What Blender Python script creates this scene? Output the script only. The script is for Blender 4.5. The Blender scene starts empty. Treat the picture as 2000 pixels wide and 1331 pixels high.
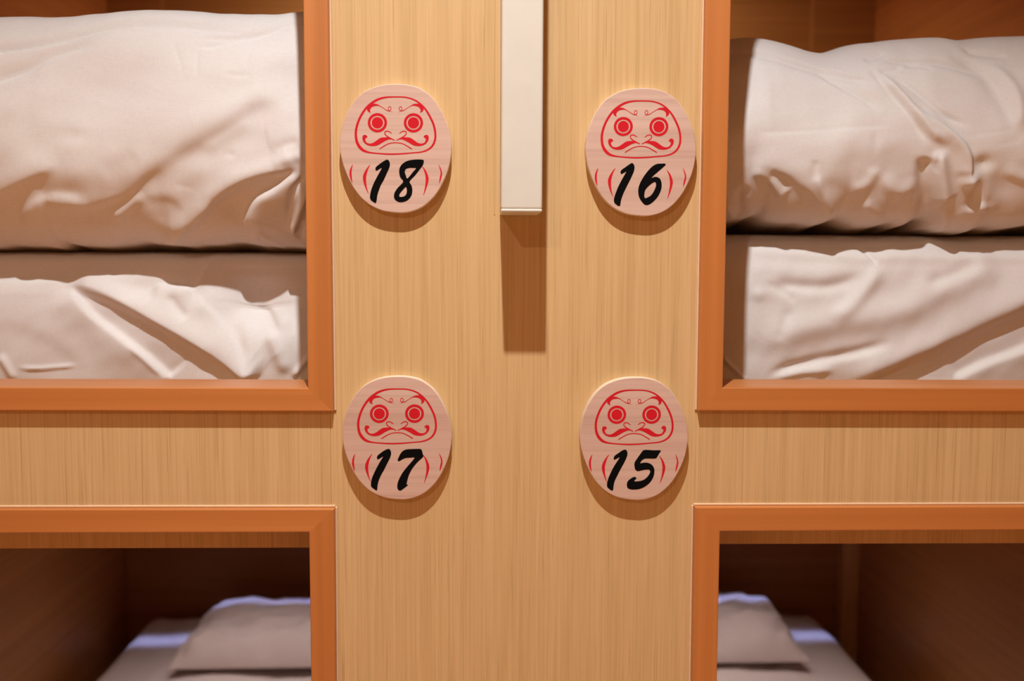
import bpy, bmesh, math, random
import numpy as np
from mathutils import Vector, Matrix
from mathutils.geometry import tessellate_polygon

random.seed(7); rng = np.random.default_rng(7)
SC = bpy.context.scene; COL = SC.collection

# ------------------------------------------------------------------ camera
FPX, CX, CY = 2000.0, 1000.0, 665.5
CAM = np.array([0.0, 0.0, 1.5])
def cam_axes(yaw, pitch, roll):
    cy, sy, cp, sp = math.cos(yaw), math.sin(yaw), math.cos(pitch), math.sin(pitch)
    f = np.array([sy*cp, cy*cp, -sp]); r = np.array([cy, -sy, 0.0]); d = -np.cross(r, f)
    c, s = math.cos(roll), math.sin(roll)
    return np.stack([c*r + s*d, -s*r + c*d, f], 1)
AX = cam_axes(math.radians(1.46), math.radians(4.67), math.radians(-0.256))
def W(px, py, Y):
    """world point that a measured photo point has when it lies in the plane y = Y"""
    v = AX @ np.array([(px-CX)/FPX, (py-CY)/FPX, 1.0])
    return CAM + v*(Y/v[1])
cam = bpy.data.cameras.new('camera'); cam.sensor_width = 36; cam.lens = 36; cam.clip_start = 0.01
cam.dof.use_dof = True; cam.dof.focus_distance = 1.0; cam.dof.aperture_fstop = 4.5
co = bpy.data.objects.new('camera', cam); COL.objects.link(co)
m = Matrix.Identity(4)
for i in range(3):
    m[i][0] = AX[i, 0]; m[i][1] = -AX[i, 1]; m[i][2] = -AX[i, 2]; m[i][3] = CAM[i]
co.matrix_world = m; SC.camera = co

# ------------------------------------------------------------------ world, lamps, exposure
SC.view_settings.view_transform = 'Standard'; SC.view_settings.look = 'None'
SC.view_settings.gamma = 1.0; SC.view_settings.use_curve_mapping = False
SC.view_settings.exposure = 0.0
wd = bpy.data.worlds.new('world'); SC.world = wd; wd.use_nodes = True
wd.node_tree.nodes['Background'].inputs[0].default_value = (1, 0.70, 0.45, 1)
wd.node_tree.nodes['Background'].inputs[1].default_value = 0.05
def spot(name, loc, power, col, size=150, blend=1.0, r=0.013, aim=(0, 0, -1)):
    l = bpy.data.lights.new(name, 'SPOT'); l.energy = power; l.color = col
    l.spot_size = math.radians(size); l.spot_blend = blend; l.shadow_soft_size = r
    o = bpy.data.objects.new(name, l); COL.objects.link(o); o.location = loc
    o.rotation_euler = Vector(aim).to_track_quat('-Z', 'Y').to_euler(); return o
def area(name, loc, power, col, sx, sy, aim=(0, 0, -1), spread=180):
    l = bpy.data.lights.new(name, 'AREA'); l.energy = power; l.color = col
    l.shape = 'RECTANGLE'; l.size = sx; l.size_y = sy; l.spread = math.radians(spread)
    o = bpy.data.objects.new(name, l); COL.objects.link(o); o.location = loc
    o.rotation_euler = Vector(aim).to_track_quat('-Z', 'Y').to_euler(); return o
WARM = (0.95, 0.985, 0.98)
spot('downlight', (-0.02, 0.365, 2.60), 102, WARM, 121, 1.0)
spot('downlight', (-0.72, -1.5, 2.60), 35, (1.0, 0.80, 0.60), 172, 0.5)
for fx in (-0.9, 0.0, 0.9):                    # added narrow spots on the corridor floor, bouncing warm fill onto the lower panel
    spot('floor_bounce_fill', (fx, -0.35, 2.60), 150, (1.0, 0.88, 0.76), 50, 0.6)
area('ambient_fill', (0.0, -0.9, 2.60), 2.5, (1.0, 0.52, 0.25), 2.6, 1.2)  # added soft orange ambient fill, not an actual ceiling fixture
for sx in (-0.46, 0.47):                       # cool LED strip along the back of each lower bunk
    area('led_strip', (sx, 2.445, 1.2), 0.11, (0.42, 0.49, 1.0), 0.86, 0.03, spread=9)
    area('bunk_fill', (sx, 2.02, 1.26), 0.82, (1.0, 0.82, 0.76), 0.5, 0.3, spread=84)  # added fill light that brightens the pillow and mattress
for sx in (-0.2, 0.24):                        # small reading lamp high in each upper bunk, by the middle partition
    area('reading_lamp', (sx, 2.2, 2.33), 4.6, (1.0, 0.82, 0.62), 0.12, 0.12, aim=(0, 0.25, -1), spread=150)

# ------------------------------------------------------------------ materials
def new_mat(name):
    mt = bpy.data.materials.new(name); mt.use_nodes = True
    nt = mt.node_tree; return mt, nt, nt.nodes['Principled BSDF']
def ramp(nt, fac, stops):
    r = nt.nodes.new('ShaderNodeValToRGB'); e = r.color_ramp.elements
    while len(e) < len(stops): e.new(0.5)
    for k, (p, c) in enumerate(stops): e[k].position = p; e[k].color = (*c, 1)
    nt.links.new(fac, r.inputs[0]); return r.outputs[0]
def coords(nt, scale, offs=True):
    tc = nt.nodes.new('ShaderNodeTexCoord'); mp = nt.nodes.new('ShaderNodeMapping')
    mp.inputs['Scale'].default_value = scale
    if offs:
        oi = nt.nodes.new('ShaderNodeObjectInfo'); mu = nt.nodes.new('ShaderNodeVectorMath'); mu.operation = 'SCALE'
        mu.inputs[0].default_value = (7.3, 3.1, 5.7); nt.links.new(oi.outputs['Random'], mu.inputs['Scale'])
        nt.links.new(mu.outputs[0], mp.inputs['Location'])
    nt.links.new(tc.outputs['Object'], mp.inputs[0]); return mp.outputs[0]
def noise(nt, vec, scale, detail=3, rough=0.55, dist=0.0):
    n = nt.nodes.new('ShaderNodeTexNoise'); n.inputs['Scale'].default_value = scale
    n.inputs['Detail'].default_value = detail; n.inputs['Roughness'].default_value = rough
    n.inputs['Distortion'].default_value = dist
    nt.links.new(vec, n.inputs['Vector']); return n.outputs[0]
def mix(nt, a, b, fac, mode='MIX'):
    x = nt.nodes.new('ShaderNodeMix'); x.data_type = 'RGBA'; x.blend_type = mode
    if isinstance(fac, float): x.inputs[0].default_value = fac
    else: nt.links.new(fac, x.inputs[0])
    for s, k in ((a, 6), (b, 7)):
        if isinstance(s, tuple): x.inputs[k].default_value = (*s, 1)
        else: nt.links.new(s, x.inputs[k])
    return x.outputs[2]
def bump(nt, bs, h, strength, dist):
    b = nt.nodes.new('ShaderNodeBump'); b.inputs['Strength'].default_value = strength
    b.inputs['Distance'].default_value = dist; nt.links.new(h, b.inputs['Height'])
    nt.links.new(b.outputs[0], bs.inputs['Normal'])
def wood(name, lo, mid, hi, fine, along='z', flecks=0.35, rough=0.45, coat=0.0, broad=0.5):
    mt, nt, bs = new_mat(name)
    def sc(a, b):
        return {'z': (a, a, b), 'x': (b, a, a), 'y': (a, b, a)}[along]
    n1 = noise(nt, coords(nt, sc(fine, fine*0.012)), 1.0, 4, 0.6, 0.25)
    n2 = noise(nt, coords(nt, sc(fine*0.16, fine*0.005)), 1.0, 3, 0.5, 0.6)
    base = ramp(nt, n2, [(0.28, lo), (0.5, mid), (0.72, hi)])
    fine_c = ramp(nt, n1, [(0.3, tuple(c*0.86 for c in lo)), (0.5, mid), (0.7, tuple(min(1, c*1.05) for c in hi))])
    c = mix(nt, base, fine_c, broad)
    n3 = noise(nt, coords(nt, sc(fine*1.6, fine*0.022)), 1.0, 2, 0.5, 0.1)
    fl = ramp(nt, n3, [(0.6, (0, 0, 0)), (0.74, (1, 1, 1))])
    fm = nt.nodes.new('ShaderNodeMath'); fm.operation = 'MULTIPLY'; fm.inputs[1].default_value = flecks
    nt.links.new(fl, fm.inputs[0])
    c = mix(nt, c, (lo[0]*0.72, lo[1]*0.58, lo[2]*0.5), fm.outputs[0])
    nt.links.new(c, bs.inputs['Base Color']); bs.inputs['Roughness'].default_value = rough
    bs.inputs['Coat Weight'].default_value = coat; bs.inputs['Coat Roughness'].default_value = 0.25
    bump(nt, bs, n1, 0.06, 0.001)
    return mt
M = {}
M['maple'] = wood('maple_laminate', (.59, .368, .162), (.66, .42, .196), (.72, .472, .235), 420, 'z', 0.5, 0.42)
M['frame_z'] = wood('stained_frame_upright', (.50, .160, .036), (.56, .190, .046), (.62, .220, .060), 60, 'z', 0.10, 0.42, 0.1)
M['frame_x'] = wood('stained_frame_level', (.50, .160, .036), (.56, .190, .046), (.62, .220, .060), 60, 'x', 0.10, 0.42, 0.1)
M['inner_y'] = wood('bunk_lining_side', (.40, .165, .042), (.47, .20, .058), (.54, .24, .075), 90, 'y', 0.2, 0.5)
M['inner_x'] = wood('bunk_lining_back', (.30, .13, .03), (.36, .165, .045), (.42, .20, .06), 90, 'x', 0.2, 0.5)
M['floor'] = wood('floor_boards', (.64, .37, .18), (.70, .42, .21), (.76, .47, .25), 30, 'x', 0.3, 0.4)
M['plaque'] = wood('plaque_wood', (.58, .35, .275), (.645, .42, .335), (.69, .465, .38), 230, 'x', 0.0, 0.55, 0.0, 0.5)
def plain(name, col, rough=0.5, var=0.06, scale=40):
    mt, nt, bs = new_mat(name)
    n = noise(nt, coords(nt, (scale,)*3), 1.0, 3)
    nt.links.new(ramp(nt, n, [(0.3, tuple(c*(1-var) for c in col)), (0.7, tuple(min(1, c*(1+var)) for c in col))]), bs.inputs['Base Color'])
    bs.inputs['Roughness'].default_value = rough; return mt
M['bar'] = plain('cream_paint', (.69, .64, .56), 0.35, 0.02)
M['cap'] = plain('cream_cap', (.71, .66, .58), 0.35, 0.02)
M['plaque_edge'] = plain('pale_plaque_edge', (.80, .64, .47), 0.5, 0.03)
M['bead'] = plain('pale_sealant', (.78, .54, .34), 0.4, 0.03)
M['red'] = plain('red_print', (.62, .008, .018), 0.7, 0.05); M['red'].node_tree.nodes['Principled BSDF'].inputs['Specular IOR Level'].default_value = 0.2
M['black'] = plain('black_print', (.0025, .002, .002), 0.9, 0.02); M['black'].node_tree.nodes['Principled BSDF'].inputs['Specular IOR Level'].default_value = 0.1
M['ceiling'] = plain('white_ceiling', (.80, .76, .70), 0.8, 0.02)
M['roomwall'] = wood('room_wall_veneer', (.55, .29, .115), (.60, .33, .135), (.65, .37, .16), 120, 'z', 0.2, 0.5)
def cloth(name, col, bstr=0.10):
    mt, nt, bs = new_mat(name)
    a = noise(nt, coords(nt, (150, 150, 1900), False), 1.0, 2, 0.6)
    b = noise(nt, coords(nt, (1900, 400, 150), False), 1.0, 2, 0.6)
    ad = nt.nodes.new('ShaderNodeMath'); ad.operation = 'ADD'; nt.links.new(a, ad.inputs[0]); nt.links.new(b, ad.inputs[1])
    hf = nt.nodes.new('ShaderNodeMath'); hf.operation = 'MULTIPLY'; hf.inputs[1].default_value = 0.5; nt.links.new(ad.outputs[0], hf.inputs[0])
    nt.links.new(ramp(nt, hf.outputs[0], [(0.35, tuple(c*0.94 for c in col)), (0.65, tuple(min(1, c*1.04) for c in col))]), bs.inputs['Base Color'])
    bs.inputs['Roughness'].default_value = 0.85; bs.inputs['Specular IOR Level'].default_value = 0.2
    bump(nt, bs, hf.outputs[0], bstr, 0.0006)
    return mt
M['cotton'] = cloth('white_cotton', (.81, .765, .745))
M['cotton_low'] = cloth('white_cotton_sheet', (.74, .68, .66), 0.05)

# ------------------------------------------------------------------ object helpers
def link(name, me, mat, parent=None, smooth=False):
    o = bpy.data.objects.new(name, me); COL.objects.link(o)
    if mat: me.materials.append(mat)
    if parent: o.parent = parent
    if smooth:
        for p in me.polygons: p.use_smooth = True
    return o
def empty(name, loc=(0, 0, 0)):
    o = bpy.data.objects.new(name, None); COL.objects.link(o); o.location = loc; o.empty_display_size = 0.05; return o
def tag(o, label=None, cat=None, group=None, kind=None):
    for k, v in (('label', label), ('category', cat), ('group', group), ('kind', kind)):
        if v: o[k] = v
    return o
def mesh(name, verts, faces):
    me = bpy.data.meshes.new(name); me.from_pydata([tuple(map(float, v)) for v in verts], [], faces); me.update(); return me
def box(name, lo, hi, mat, parent=None, bev=0.0, seg=2, edges='all'):
    bm = bmesh.new()
    bmesh.ops.create_cube(bm, size=1)
    c = [(a+b)/2 for a, b in zip(lo, hi)]; s = [b-a for a, b in zip(lo, hi)]
    for v in bm.verts: v.co = Vector((v.co.x*s[0], v.co.y*s[1], v.co.z*s[2]))
    if bev:
        bmesh.ops.bevel(bm, geom=bm.edges[:], offset=bev, segments=seg, affect='EDGES', profile=0.5)
    me = bpy.data.meshes.new(name); bm.to_mesh(me); bm.free()
    o = link(name, me, mat, parent); o.location = c
    return o
def prism(name, poly, y0, y1, mat, parent=None, bev=0.0, sides=None):
    """poly: list of (x, z) points, extruded from y0 (front) to y1"""
    cx = sum(p[0] for p in poly)/len(poly); cz = sum(p[1] for p in poly)/len(poly); n = len(poly)
    bm = bmesh.new()
    f = [bm.verts.new((p[0]-cx, 0, p[1]-cz)) for p in poly]; b = [bm.verts.new((p[0]-cx, y1-y0, p[1]-cz)) for p in poly]
    ff = bm.faces.new(f); bm.faces.new(b[::-1])
    for i in range(n): bm.faces.new((f[i], b[i], b[(i+1) % n], f[(i+1) % n]))
    bmesh.ops.recalc_face_normals(bm, faces=bm.faces)
    if bev:
        ed = list(ff.edges) if sides is None else [bm.edges.get((f[i], f[(i+1) % n])) for i in sides]
        bmesh.ops.bevel(bm, geom=ed, offset=bev, segments=2, affect='EDGES', profile=0.5)
    me = bpy.data.meshes.new(name); bm.to_mesh(me); bm.free()
    o = link(name, me, mat, parent); o.location = (cx, y0, cz); return o

# ------------------------------------------------------------------ room shell (corridor in front of the bunks)
RX0, RX1, RY0, CEIL = -2.6, 2.6, -2.4, 2.62
YB = 2.66                                     # back of the bunks
tag(box('floor', (RX0, RY0, -0.05), (RX1, YB+0.1, 0), M['floor']), kind='structure')
tag(box('ceiling', (RX0, RY0, CEIL), (RX1, YB+0.1, CEIL+0.05), M['ceiling']), kind='structure')
tag(box('wall_back', (RX0, RY0-0.05, 0), (RX1, RY0, CEIL), M['roomwall']), kind='structure')
tag(box('wall_left', (RX0-0.05, RY0, 0), (RX0, YB+0.1, CEIL), M['roomwall']), kind='structure')
tag(box('wall_right', (RX1, RY0, 0), (RX1+0.05, YB+0.1, CEIL), M['roomwall']), kind='structure')

# ------------------------------------------------------------------ facade
YF = 1.0                                      # face of the laminate panels
FP = 0.0095                                    # frames stand proud by this much
FY = YF - FP
SILLB = 1.060                                 # back edge of the frame boards
# frame corners on the frame face plane: inner and outer edges near the middle post
OUTX_L, OUTX_R = -0.93, 0.97                  # far ends of the openings, outside the picture
def xz(px, py, Y): p = W(px, py, Y); return (p[0], p[2])
frames = {}
TOPZ = 2.30; LOWZ = 0.36
t_ = 0.0235
def frame(key, name, inner, outer, upper):
    """inner / outer: measured (x at far end, corner) of the mitre; upper bunks show sill + upright, lower ones head + upright"""
    (ix0, iz0), (ix1, iz1) = inner; (ox0, oz0), (ox1, oz1) = outer
    frames[key] = (inner, outer)
# corner = mitre at the middle post; far = second point on the level board; up = second point on the upright
def line_x(p, q, z): t = (z-p[1])/(q[1]-p[1]); return p[0]+(q[0]-p[0])*t
def line_z(p, q, x): t = (x-p[0])/(q[0]-p[0]); return p[1]+(q[1]-p[1])*t
def build_frame(name, up_in, up_out, lev_in, lev_out, farx, farz, sgn):
    a, b = [xz(*p, FY) for p in up_in]; c, d = [xz(*p, FY) for p in up_out]
    e, f = [xz(*p, FY) for p in lev_in]; g, h = [xz(*p, FY) for p in lev_out]
    def cross(p, q, r, s):
        x = p[0]
        for _ in range(20):
            z = line_z(r, s, x); x = line_x(p, q, z)
        return (x, z)
    ci, cout = cross(a, b, e, f), cross(c, d, g, h)
    zdir = 1 if farz > ci[1] else -1
    fz_o, fz_i = farz, farz - zdir*t_
    fx_o, fx_i = farx, farx - sgn*t_           # sgn: sign of farx
    root = empty(name, (cout[0], FY, cout[1])); tag(root, kind='structure')
    P = {}
    P['io'] = ci; P['oo'] = cout
    iu = (line_x(a, b, fz_i), fz_i); ou = (line_x(c, d, fz_o), fz_o)
    il = (fx_i, line_z(e, f, fx_i)); ol = (fx_o, line_z(g, h, fx_o))
    iff = (fx_i, fz_i); off = (fx_o, fz_o)
    g_ = 0.0002
    lev_name, oth = ('sill_board', 'head_board') if zdir > 0 else ('head_board', 'sill_board')
    parts = [('side_board', [cout, ou, iu, ci], 'frame_z', (0, 2)), (lev_name, [cout, ci, il, ol], 'frame_x', (1, 3)),
             (oth, [ou, off, iff, iu], 'frame_x', (0, 2)), ('side_board', [ol, il, iff, off], 'frame_z', (1, 3))]
    for nm, poly, mt, sd_ in parts:
        o = prism(nm, poly, FY, SILLB, M[mt], root, 0.0010, sd_)
        o.location = Vector(o.location) - Vector(root.location)
    # thin sealant bead between frame and panel
    bw = 0.0020
    sx = -sgn
    def bead(poly):
        o = prism('sealant_bead', poly, YF-0.0022, YF+0.001, M['bead'], root, 0.0006); o.location = Vector(o.location)-Vector(root.location)
    x0, x1 = cout[0], ou[0]
    bead([(x0, cout[1]), (x0+sx*bw, cout[1]), (x1+sx*bw, ou[1]), (x1, ou[1])])
    if zdir < 0: bead([(cout[0], cout[1]), (cout[0], cout[1]+bw), (ol[0], ol[1]+bw), ol])
    return ci, cout, ou, ol
FL_U = build_frame('trim_1', [(592.2, 0), (601, 740)], [(640.3, 0), (650.3, 800)], [(0, 757), (598, 758.6)], [(0, 802.6), (640, 804)], OUTX_L, TOPZ, -1)
FR_U = build_frame('trim_2', [(1428, 0), (1411.9, 750)], [(1379, 0), (1364.4, 800)], [(1414, 757.5), (2000, 759)], [(1364, 803), (2000, 804.6)], OUTX_R, TOPZ, 1)
FL_L = build_frame('trim_3', [(603.5, 1040), (607.8, 1331)], [(652.4, 1000), (655.2, 1331)], [(0, 1042), (600, 1040.3)], [(0, 996), (650, 995.2)], OUTX_L, LOWZ, -1)
FR_L = build_frame('trim_4', [(1406.4, 1040), (1400.3, 1331)], [(1357.5, 1000), (1352.2, 1331)], [(1406, 1038.5), (2000, 1036)], [(1360, 991.7), (2000, 990)], OUTX_R, LOWZ, 1)
wall = tag(empty('wall_front', (0, YF, 0)), kind='structure')
def panel(lo, hi, nm='panel'):
    o = box(nm, (lo[0], YF, lo[1]), (hi[0], YF+0.05, hi[1]), M['maple'], wall, 0.0006, 1)
    o.location = Vector(o.location)-Vector(wall.location); return o
SEAM = W(966, 300, YF)[0]
IN = 0.006
lx = min(FL_U[1][0], FL_L[1][0]) - 0.010; rx = max(FR_U[1][0], FR_L[1][0]) + 0.010
def tpanel(poly):
    o = prism('panel', poly, YF, YF+0.05, M['maple'], wall, 0.0006); o.location = Vector(o.location)-Vector(wall.location); return o
midz = 0.5*(FL_U[1][1]+FL_L[1][1])
tpanel([(FL_L[1][0]-.004, 0), (FR_L[1][0]+.004, 0), (FR_U[1][0]+.004, midz), (FR_U[2][0]+.004, CEIL), (FL_U[2][0]-.004, CEIL), (FL_U[1][0]-.004, midz)])
jz = W(966, 420, YF)[2]
o = box('joint_strip', (SEAM-.0007, YF-.0005, jz), (SEAM+.0007, YF+.0005, 2.4), M['maple'], wall, 0.0003, 1); o.location = Vector(o.location)-Vector(wall.location)
panel((OUTX_L-.05, FL_L[1][1]-.004), (FL_L[1][0]-.0042, FL_U[1][1]+.004), 'rail_panel')
panel((FR_L[1][0]+.0042, FR_L[1][1]-.004), (OUTX_R+.05, FR_U[1][1]+.004), 'rail_panel')
panel((OUTX_L-.05, TOPZ-.01), (FL_U[2][0]-.0042, CEIL), 'rail_panel'); panel((FR_U[2][0]+.0042, TOPZ-.01), (OUTX_R+.05, CEIL), 'rail_panel')
panel((OUTX_L-.05, 0), (FL_L[1][0]-.0042, LOWZ+.01), 'rail_panel'); panel((FR_L[1][0]+.0042, 0), (OUTX_R+.05, LOWZ+.01), 'rail_panel')
panel((RX0, 0), (OUTX_L+.006, CEIL), 'end_panel'); panel((OUTX_R-.006, 0), (RX1, CEIL), 'end_panel')

# ------------------------------------------------------------------ bunk shells
XL0, XL1, XR0, XR1 = -0.945, 0.015, 0.045, 0.985
Z_UB, Z_LT = 1.345, 1.275                     # upper bunk deck top, lower bunk ceiling underside
def shell(name, x0, x1, z0, z1, open_lo=1.061):
    r = tag(empty(name, ((x0+x1)/2, YB, z0)), kind='structure')
    def b(nm, lo, hi, mt):
        o = box(nm, lo, hi, M[mt], r); o.location = Vector(o.location)-Vector(r.location); return o
    b('side_panel', (x0-.014, open_lo, z0), (x0, YB, z1), 'inner_y'); b('side_panel', (x1, open_lo, z0), (x1+.014, YB, z1), 'inner_y')
    b('back_panel', (x0-.014, YB, z0), (x1+.014, YB+.018, z1), 'inner_x')
    b('deck_panel', (x0-.014, open_lo, z0-.018), (x1+.014, YB+.018, z0), 'inner_y')
    b('ceiling_panel', (x0-.014, open_lo, z1), (x1+.014, YB+.018, z1+.018), 'inner_y')
    return r, b
UL, bUL = shell('wall_upper_left', XL0, XL1, Z_UB, 2.38)
UR, bUR = shell('wall_upper_right', XR0, XR1, Z_UB, 2.38)
LL, bLL = shell('wall_lower_left', XL0, XL1, 0.40, Z_LT)
LR, bLR = shell('wall_lower_right', XR0, XR1, 0.40, Z_LT)
# corner posts in the bunks
pz = W(228, 20, YB)[0]; pe = W(314, 20, YB-.03)[0]
bUL('corner_post', (XL0, YB-.03, Z_UB), (pe, YB, 2.38), 'inner_x')
pe = W(1590, 20, YB-.03)[0]
bUR('corner_post', (pe, YB-.03, Z_UB), (XR1, YB, 2.38), 'inner_x')
pe = W(1646, 1100, YB-.04)[0]
bLR('corner_post', (pe, YB-.04, 0.40), (XR1, YB, Z_LT), 'maple')
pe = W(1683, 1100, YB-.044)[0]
bLR('edge_highlight', (pe, YB-.060, 0.40), (pe+.013, YB-.0401, Z_LT), 'bar')  # cream strip standing in for the highlight along the corner post edge
# pelmet boards just behind the heads of the lower openings
for bf, x0, x1, pa, pb in ((bLL, XL0, XL1, (0, 1072), (600, 1070)), (bLR, XR0, XR1, (1406, 1063), (2000, 1061.5))):
    zz = 0.5*(W(*pa, 1.078)[2]+W(*pb, 1.078)[2])
    bf('pelmet_board', (x0, 1.078, zz), (x1, 1.096, Z_LT), 'maple')

# ------------------------------------------------------------------ vertical bar
YBAR = 0.928
bt = W(1018.5, 414.5, YBAR)
xl, xr = W(978.2, 380, YBAR)[0], W(1059.3, 380, YBAR)[0]
bar = empty('wall_bar', ((xl+xr)/2, YF, bt[2])); tag(bar, 'cream painted square bar running down the maple panel between plaques 18 and 16', 'bar')
def sub(o, r): o.location = Vector(o.location)-Vector(r.location); return o
sub(box('bar_body', (xl, YBAR, bt[2]+.0022), (xr, YF, 2.36), M['bar'], bar, 0.0022, 3), bar)
sub(box('end_cap', (xl, YBAR-.0002, bt[2]), (xr, YF, bt[2]+.0030), M['cap'], bar, 0.0014, 3), bar)

# ------------------------------------------------------------------ plaques
PP = 0.0112; PY = YF-PP
def catmull(pts, n=6, closed=True):
    p = np.array(pts, float); N = len(p); out = []
    rngi = range(N) if closed else range(N-1)
    for i in rngi:
        if closed: a, b, c, d = p[i-1], p[i], p[(i+1) % N], p[(i+2) % N]
        else: a, b, c, d = p[max(i-1, 0)], p[i], p[i+1], p[min(i+2, N-1)]
        for t in np.arange(n)/n:
            out.append(0.5*((2*b)+(-a+c)*t+(2*a-5*b+4*c-d)*t*t+(-a+3*b-3*c+d)*t**3))
    if not closed: out.append(p[-1])
    return np.array(out)
def stroke(pts, closed, n=6, cap=True):
    q = catmull(pts, n, closed); xy, w = q[:, :2], q[:, 2]
    if closed: tan = np.roll(xy, -1, 0)-np.roll(xy, 1, 0)
    else: tan = np.gradient(xy, axis=0)
    tan /= np.linalg.norm(tan, axis=1)[:, None]+1e-9; nr = np.stack([-tan[:, 1], tan[:, 0]], 1)
    L, R = xy+nr*w[:, None]/2, xy-nr*w[:, None]/2
    return (L, R)
C18 = (772.5, 245.0)
def loc18(p, o, s):                            # crop coordinates -> metres on the plaque face, about its face centre
    c = W(*C18, PY); r = []
    for x, y in p:
        w = W(o[0]+x/s, o[1]+y/s, PY); r.append((w[0]-c[0], w[2]-c[2]))
    return r
def flat(name, loops_list, mat, parent, h):
    """loops_list: list of [outer, hole, ...] loops in local (x, z); thin print film lying h in front of the plaque face"""
    V, F = [], []
    for loops in loops_list:
        tris = tessellate_polygon([[Vector((x, z, 0)) for x, z in lp] for lp in loops])
        b = len(V)
        for lp in loops: V += [(x, -h, z) for x, z in lp]
        F += [tuple(b+i for i in t) for t in tris]
    me = mesh(name, V, F)
    bm = bmesh.new(); bm.from_mesh(me)
    for f in bm.faces:
        f.normal_update()
        if f.normal.y > 0: f.normal_flip()
    bm.to_mesh(me); bm.free()
    return link(name, me, mat, parent)
def strip(name, strips, mat, parent, h):
    V, F = [], []
    for L, R, closed in strips:
        b = len(V); n = len(L)
        for a, c in zip(L, R): V += [(a[0], -h, a[1]), (c[0], -h, c[1])]
        for i in range(n if closed else n-1):
            j = (i+1) % n; F.append((b+2*i, b+2*i+1, b+2*j+1, b+2*j))
    me = mesh(name, V, F); bm = bmesh.new(); bm.from_mesh(me)
    for f in bm.faces:
        f.normal_update()
        if f.normal.y > 0: f.normal_flip()
    bm.to_mesh(me); bm.free()
    return link(name, me, mat, parent)
OUT = [(560,100),(660,108),(760,140),(860,220),(930,330),(980,450),(1003,570),(1003,660),(985,770),(945,880),(890,980),(820,1060),(740,1115),(640,1145),(540,1145),(430,1125),(330,1075),(250,1000),(190,910),(140,800),(110,700),(97,600),(105,500),(130,400),(180,290),(250,200),(340,140),(450,107)]
outline = loc18(catmull(OUT, 5), (640, 140), 4.158)
FO, FS = (680, 180), 10.237
DO, DS = (660, 300), 8.317
FACE = [(925,97,26),(750,105,34),(600,145,44),(480,215,48),(370,310,46),(270,450,44),(200,600,46),(160,750,48),(155,880,50),(180,1010,54),(240,1110,60),(320,1175,50),(440,1210,30),(600,1228,26),(800,1240,30),(925,1240,30),(1100,1232,28),(1300,1215,24),(1450,1200,26),(1580,1160,32),(1680,1080,40),(1735,960,42),(1742,820,42),(1710,660,42),(1640,500,40),(1550,350,36),(1440,235,34),(1320,155,30),(1150,105,26)]
BROW = [(905,408),(830,378),(770,355),(700,312),(620,262),(560,235),(480,233),(430,245),(380,290),(376,340),(395,385),(445,412),(438,360),(470,305),(530,280),(600,275),(650,294),(720,337),(780,377),(840,388)]
MOUS = [(935,968),(860,925),(800,905),(720,905),(650,915),(580,960),(500,1015),(430,1030),(370,1010),(345,960),(350,925),(385,905),(370,870),(330,855),(295,870),(283,920),(300,980),(350,1040),(430,1075),(520,1080),(600,1060),(700,1000),(780,960),(850,945)]
NOSE = [(870,828,14),(820,792,18),(770,782,20),(735,800,20),(738,842,20),(780,885,22),(850,925,22),(930,965,16)]
MOUTH = [(628,1137,20),(720,1078,20),(820,1030,18),(950,1012,18),(1080,1030,18),(1180,1080,20),(1272,1137,22)]
STRIPES = [[(242,178),(205,240),(187,320),(200,400),(233,475),(228,400),(222,320),(228,250)],
           [(525,178),(460,255),(412,350),(408,430),(440,540),(500,665),(470,550),(458,430),(465,350),(490,260)],
           [(1368,205),(1430,280),(1470,380),(1470,450),(1440,560),(1385,690),(1410,570),(1425,450),(1420,360),(1400,280)],
           [(1635,178),(1670,240),(1692,320),(1680,400),(1645,490),(1652,400),(1668,320),(1655,250)]]
ONES = {18: [(800,100),(830,120),(845,170),(835,230),(800,310),(750,420),(700,510),(665,600),(640,680),(630,760),(612,805),(580,790),(540,760),(522,720),(525,660),(545,580),(580,490),(630,390),(680,300),(712,235),(670,255),(625,280),(610,255),(620,220),(660,185),(720,140),(770,110)],
 16: [(785,72),(815,100),(825,150),(810,220),(770,310),(720,410),(670,510),(635,590),(605,680),(597,740),(580,772),(540,755),(505,725),(490,690),(495,640),(520,560),(560,460),(610,360),(660,270),(690,213),(650,232),(608,250),(598,215),(620,180),(690,130),(740,95)],
 17: [(825,102),(855,130),(865,180),(845,250),(800,340),(750,440),(700,530),(665,610),(645,690),(640,750),(628,778),(590,755),(545,718),(537,670),(550,590),(590,490),(640,390),(690,300),(735,228),(690,250),(650,272),(635,250),(645,210),(700,165),(760,125)],
 15: [(845,115),(870,140),(877,190),(855,260),(810,350),(760,440),(710,540),(675,610),(655,680),(648,740),(635,778),(590,760),(550,720),(545,670),(560,600),(600,500),(650,400),(700,320),(750,240),(700,262),(660,277),(655,245),(675,210),(730,170),(800,125)]}
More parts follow.
